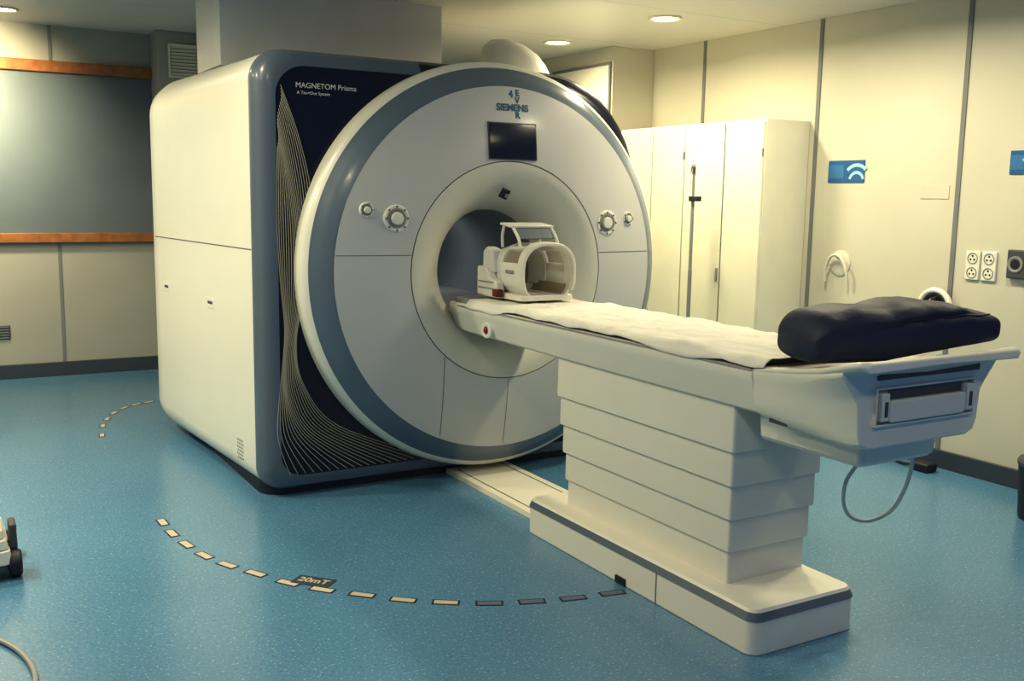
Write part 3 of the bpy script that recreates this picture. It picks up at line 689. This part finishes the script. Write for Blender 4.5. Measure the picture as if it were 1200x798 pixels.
bm = text_bm('20mT', .06, bold=.001); place_text(bm, (p.x, p.y, .003), d, w, .125); fin('lettering', bm, M['dash'], t)
# low wheeled unit at the left edge
t = thing('equipment_trolley', 'low cream wheeled equipment unit with dark casters at the left edge', 'trolley', (-.02, 4.15, 0))
for z0, z1, e in ((.062, .115, 0), (.118, .155, .010), (.158, .19, .022), (.193, .222, .036), (.225, .258, .055)):
    bm = new(); slab(bm, -.24, .205-e, 4.0+e, 4.36-e, z0, z1, .03, .006); fin('housing', bm, M['table'], t, bevel=.004)
bm = new(); slab(bm, -.235, .20, 4.005, 4.355, .040, .064, .03); fin('chassis', bm, M['dgrey'], t, bevel=.004)
bm = new(); tube(bm, smooth_path([(.10, 4.10, .255), (.10, 4.10, .285), (.10, 4.18, .295), (.10, 4.26, .285), (.10, 4.26, .255)], 5), .009, 8); fin('carry_handle', bm, M['plastic'], t)
bm = new(); box(bm, .20, .226, 4.06, 4.16, .10, .20); fin('side_bracket', bm, M['dgrey'], t, bevel=.008)
for x, y in ((.215, 4.05), (.215, 4.3), (-.2, 4.05), (-.2, 4.3)):
    bm = new(); lathe(bm, [(.0005, x-.022), (.045, x-.022), (.052, x-.014), (.052, x+.014), (.045, x+.022), (.0005, x+.022)], (0, y, .052), 'X', 24); o = fin('caster', bm, M['black'], t)
    bm = new(); lathe(bm, [(.022, x-.024), (.022, x+.024)], (0, y, .052), 'X', 16); disc(bm, (x+.024, y, .052), .022, 'X', 16); fin('hub', bm, M['grey'], o)
bm = new(); P = [on_z(u, v, .009) for u, v in ((-60, 738), (-20, 744), (4, 751), (24, 763), (38, 780), (42, 798), (34, 818), (0, 838))]
path = smooth_path(P, 16); tube(bm, path, [.0095 if i % 2 else .0075 for i in range(len(path))], 8)
bm.faces.ensure_lookup_table()
for f in bm.faces: f.material_index = (f.index//16) % 2
fin('floor_cable', bm, [M['cable'], M['cabled']], loc=tuple(P[2]), label='banded grey cable curling on the floor at the lower left corner', cat='cable')

# ------------------------------------------------------------------ ceiling lights
def downlight(u, v, label, zc):
    p = on_z(u, v, zc)
    t = thing('ceiling_light', label, 'light', (p.x, p.y, zc), 'recessed ceiling lights')
    bm = new(); lathe(bm, [(.105, zc), (.105, zc-.008), (.095, zc-.012), (.082, zc-.006), (.08, zc)], p, 'Z', 40); fin('ring', bm, M['chrome'], t)
    bm = new(); disc(bm, (p.x, p.y, zc-.003), .081, 'Z', 36); fin('lens', bm, M['lamp'], t)
downlight(780, 20, 'glowing round ceiling downlight nearest the right wall', ZC); downlight(654, 48, 'glowing ceiling downlight above the far end of the cabinets', ZC); downlight(3, 9, 'glowing ceiling downlight at the upper left corner above the window', ZL)
WARM = (1, .88, .61)
def area(name, loc, size, energy, rot=(0, 0, 0), color=WARM, spread=2.9):
    l = bpy.data.lights.new(name, 'AREA'); l.shape = 'DISK'; l.size = size; l.energy = energy; l.color = color; l.spread = spread
    o = bpy.data.objects.new(name, l); COL.objects.link(o); o.location = loc; o.rotation_euler = rot; return o
for y, e in ((6.15, 14), (4.97, 21), (3.79, 22), (2.61, 15), (1.43, 5), (.25, 2)): area('lamp_and_fill', (3.85, y, ZC-.02), .2, e)
for y, e in ((6.7, 7), (4.3, 13), (3.1, 6), (1.6, 10), (.3, 9)): area('lamp_and_fill', (.45, y, ZL-.02), .2, e)
for y, e in ((6.4, 24), (5.2, 44), (3.9, 22)): area('lamp_and_fill', (-.75, y, ZL-.02), .2, e)  # unseen fill row added farther left to brighten the scanner's side cover
area('lamp_and_fill', (2.2, .3, ZC-.02), .2, 4)
area('pane_glow_fill', (.15, 7.6, 2.5), .3, 30, rot=(math.radians(56), 0, 0), color=(1, .84, .48), spread=1.9)  # unseen fill light added to put a warm glow on the window pane
area('bore_lamp', (GX, 5.3, 1.36), .2, .9, color=(1, .97, .9), spread=PI)
w = bpy.data.worlds.new('world'); S.world = w; w.use_nodes = True
bg = w.node_tree.nodes['Background']; bg.inputs['Color'].default_value = (.07, .17, .46, 1); bg.inputs['Strength'].default_value = .66
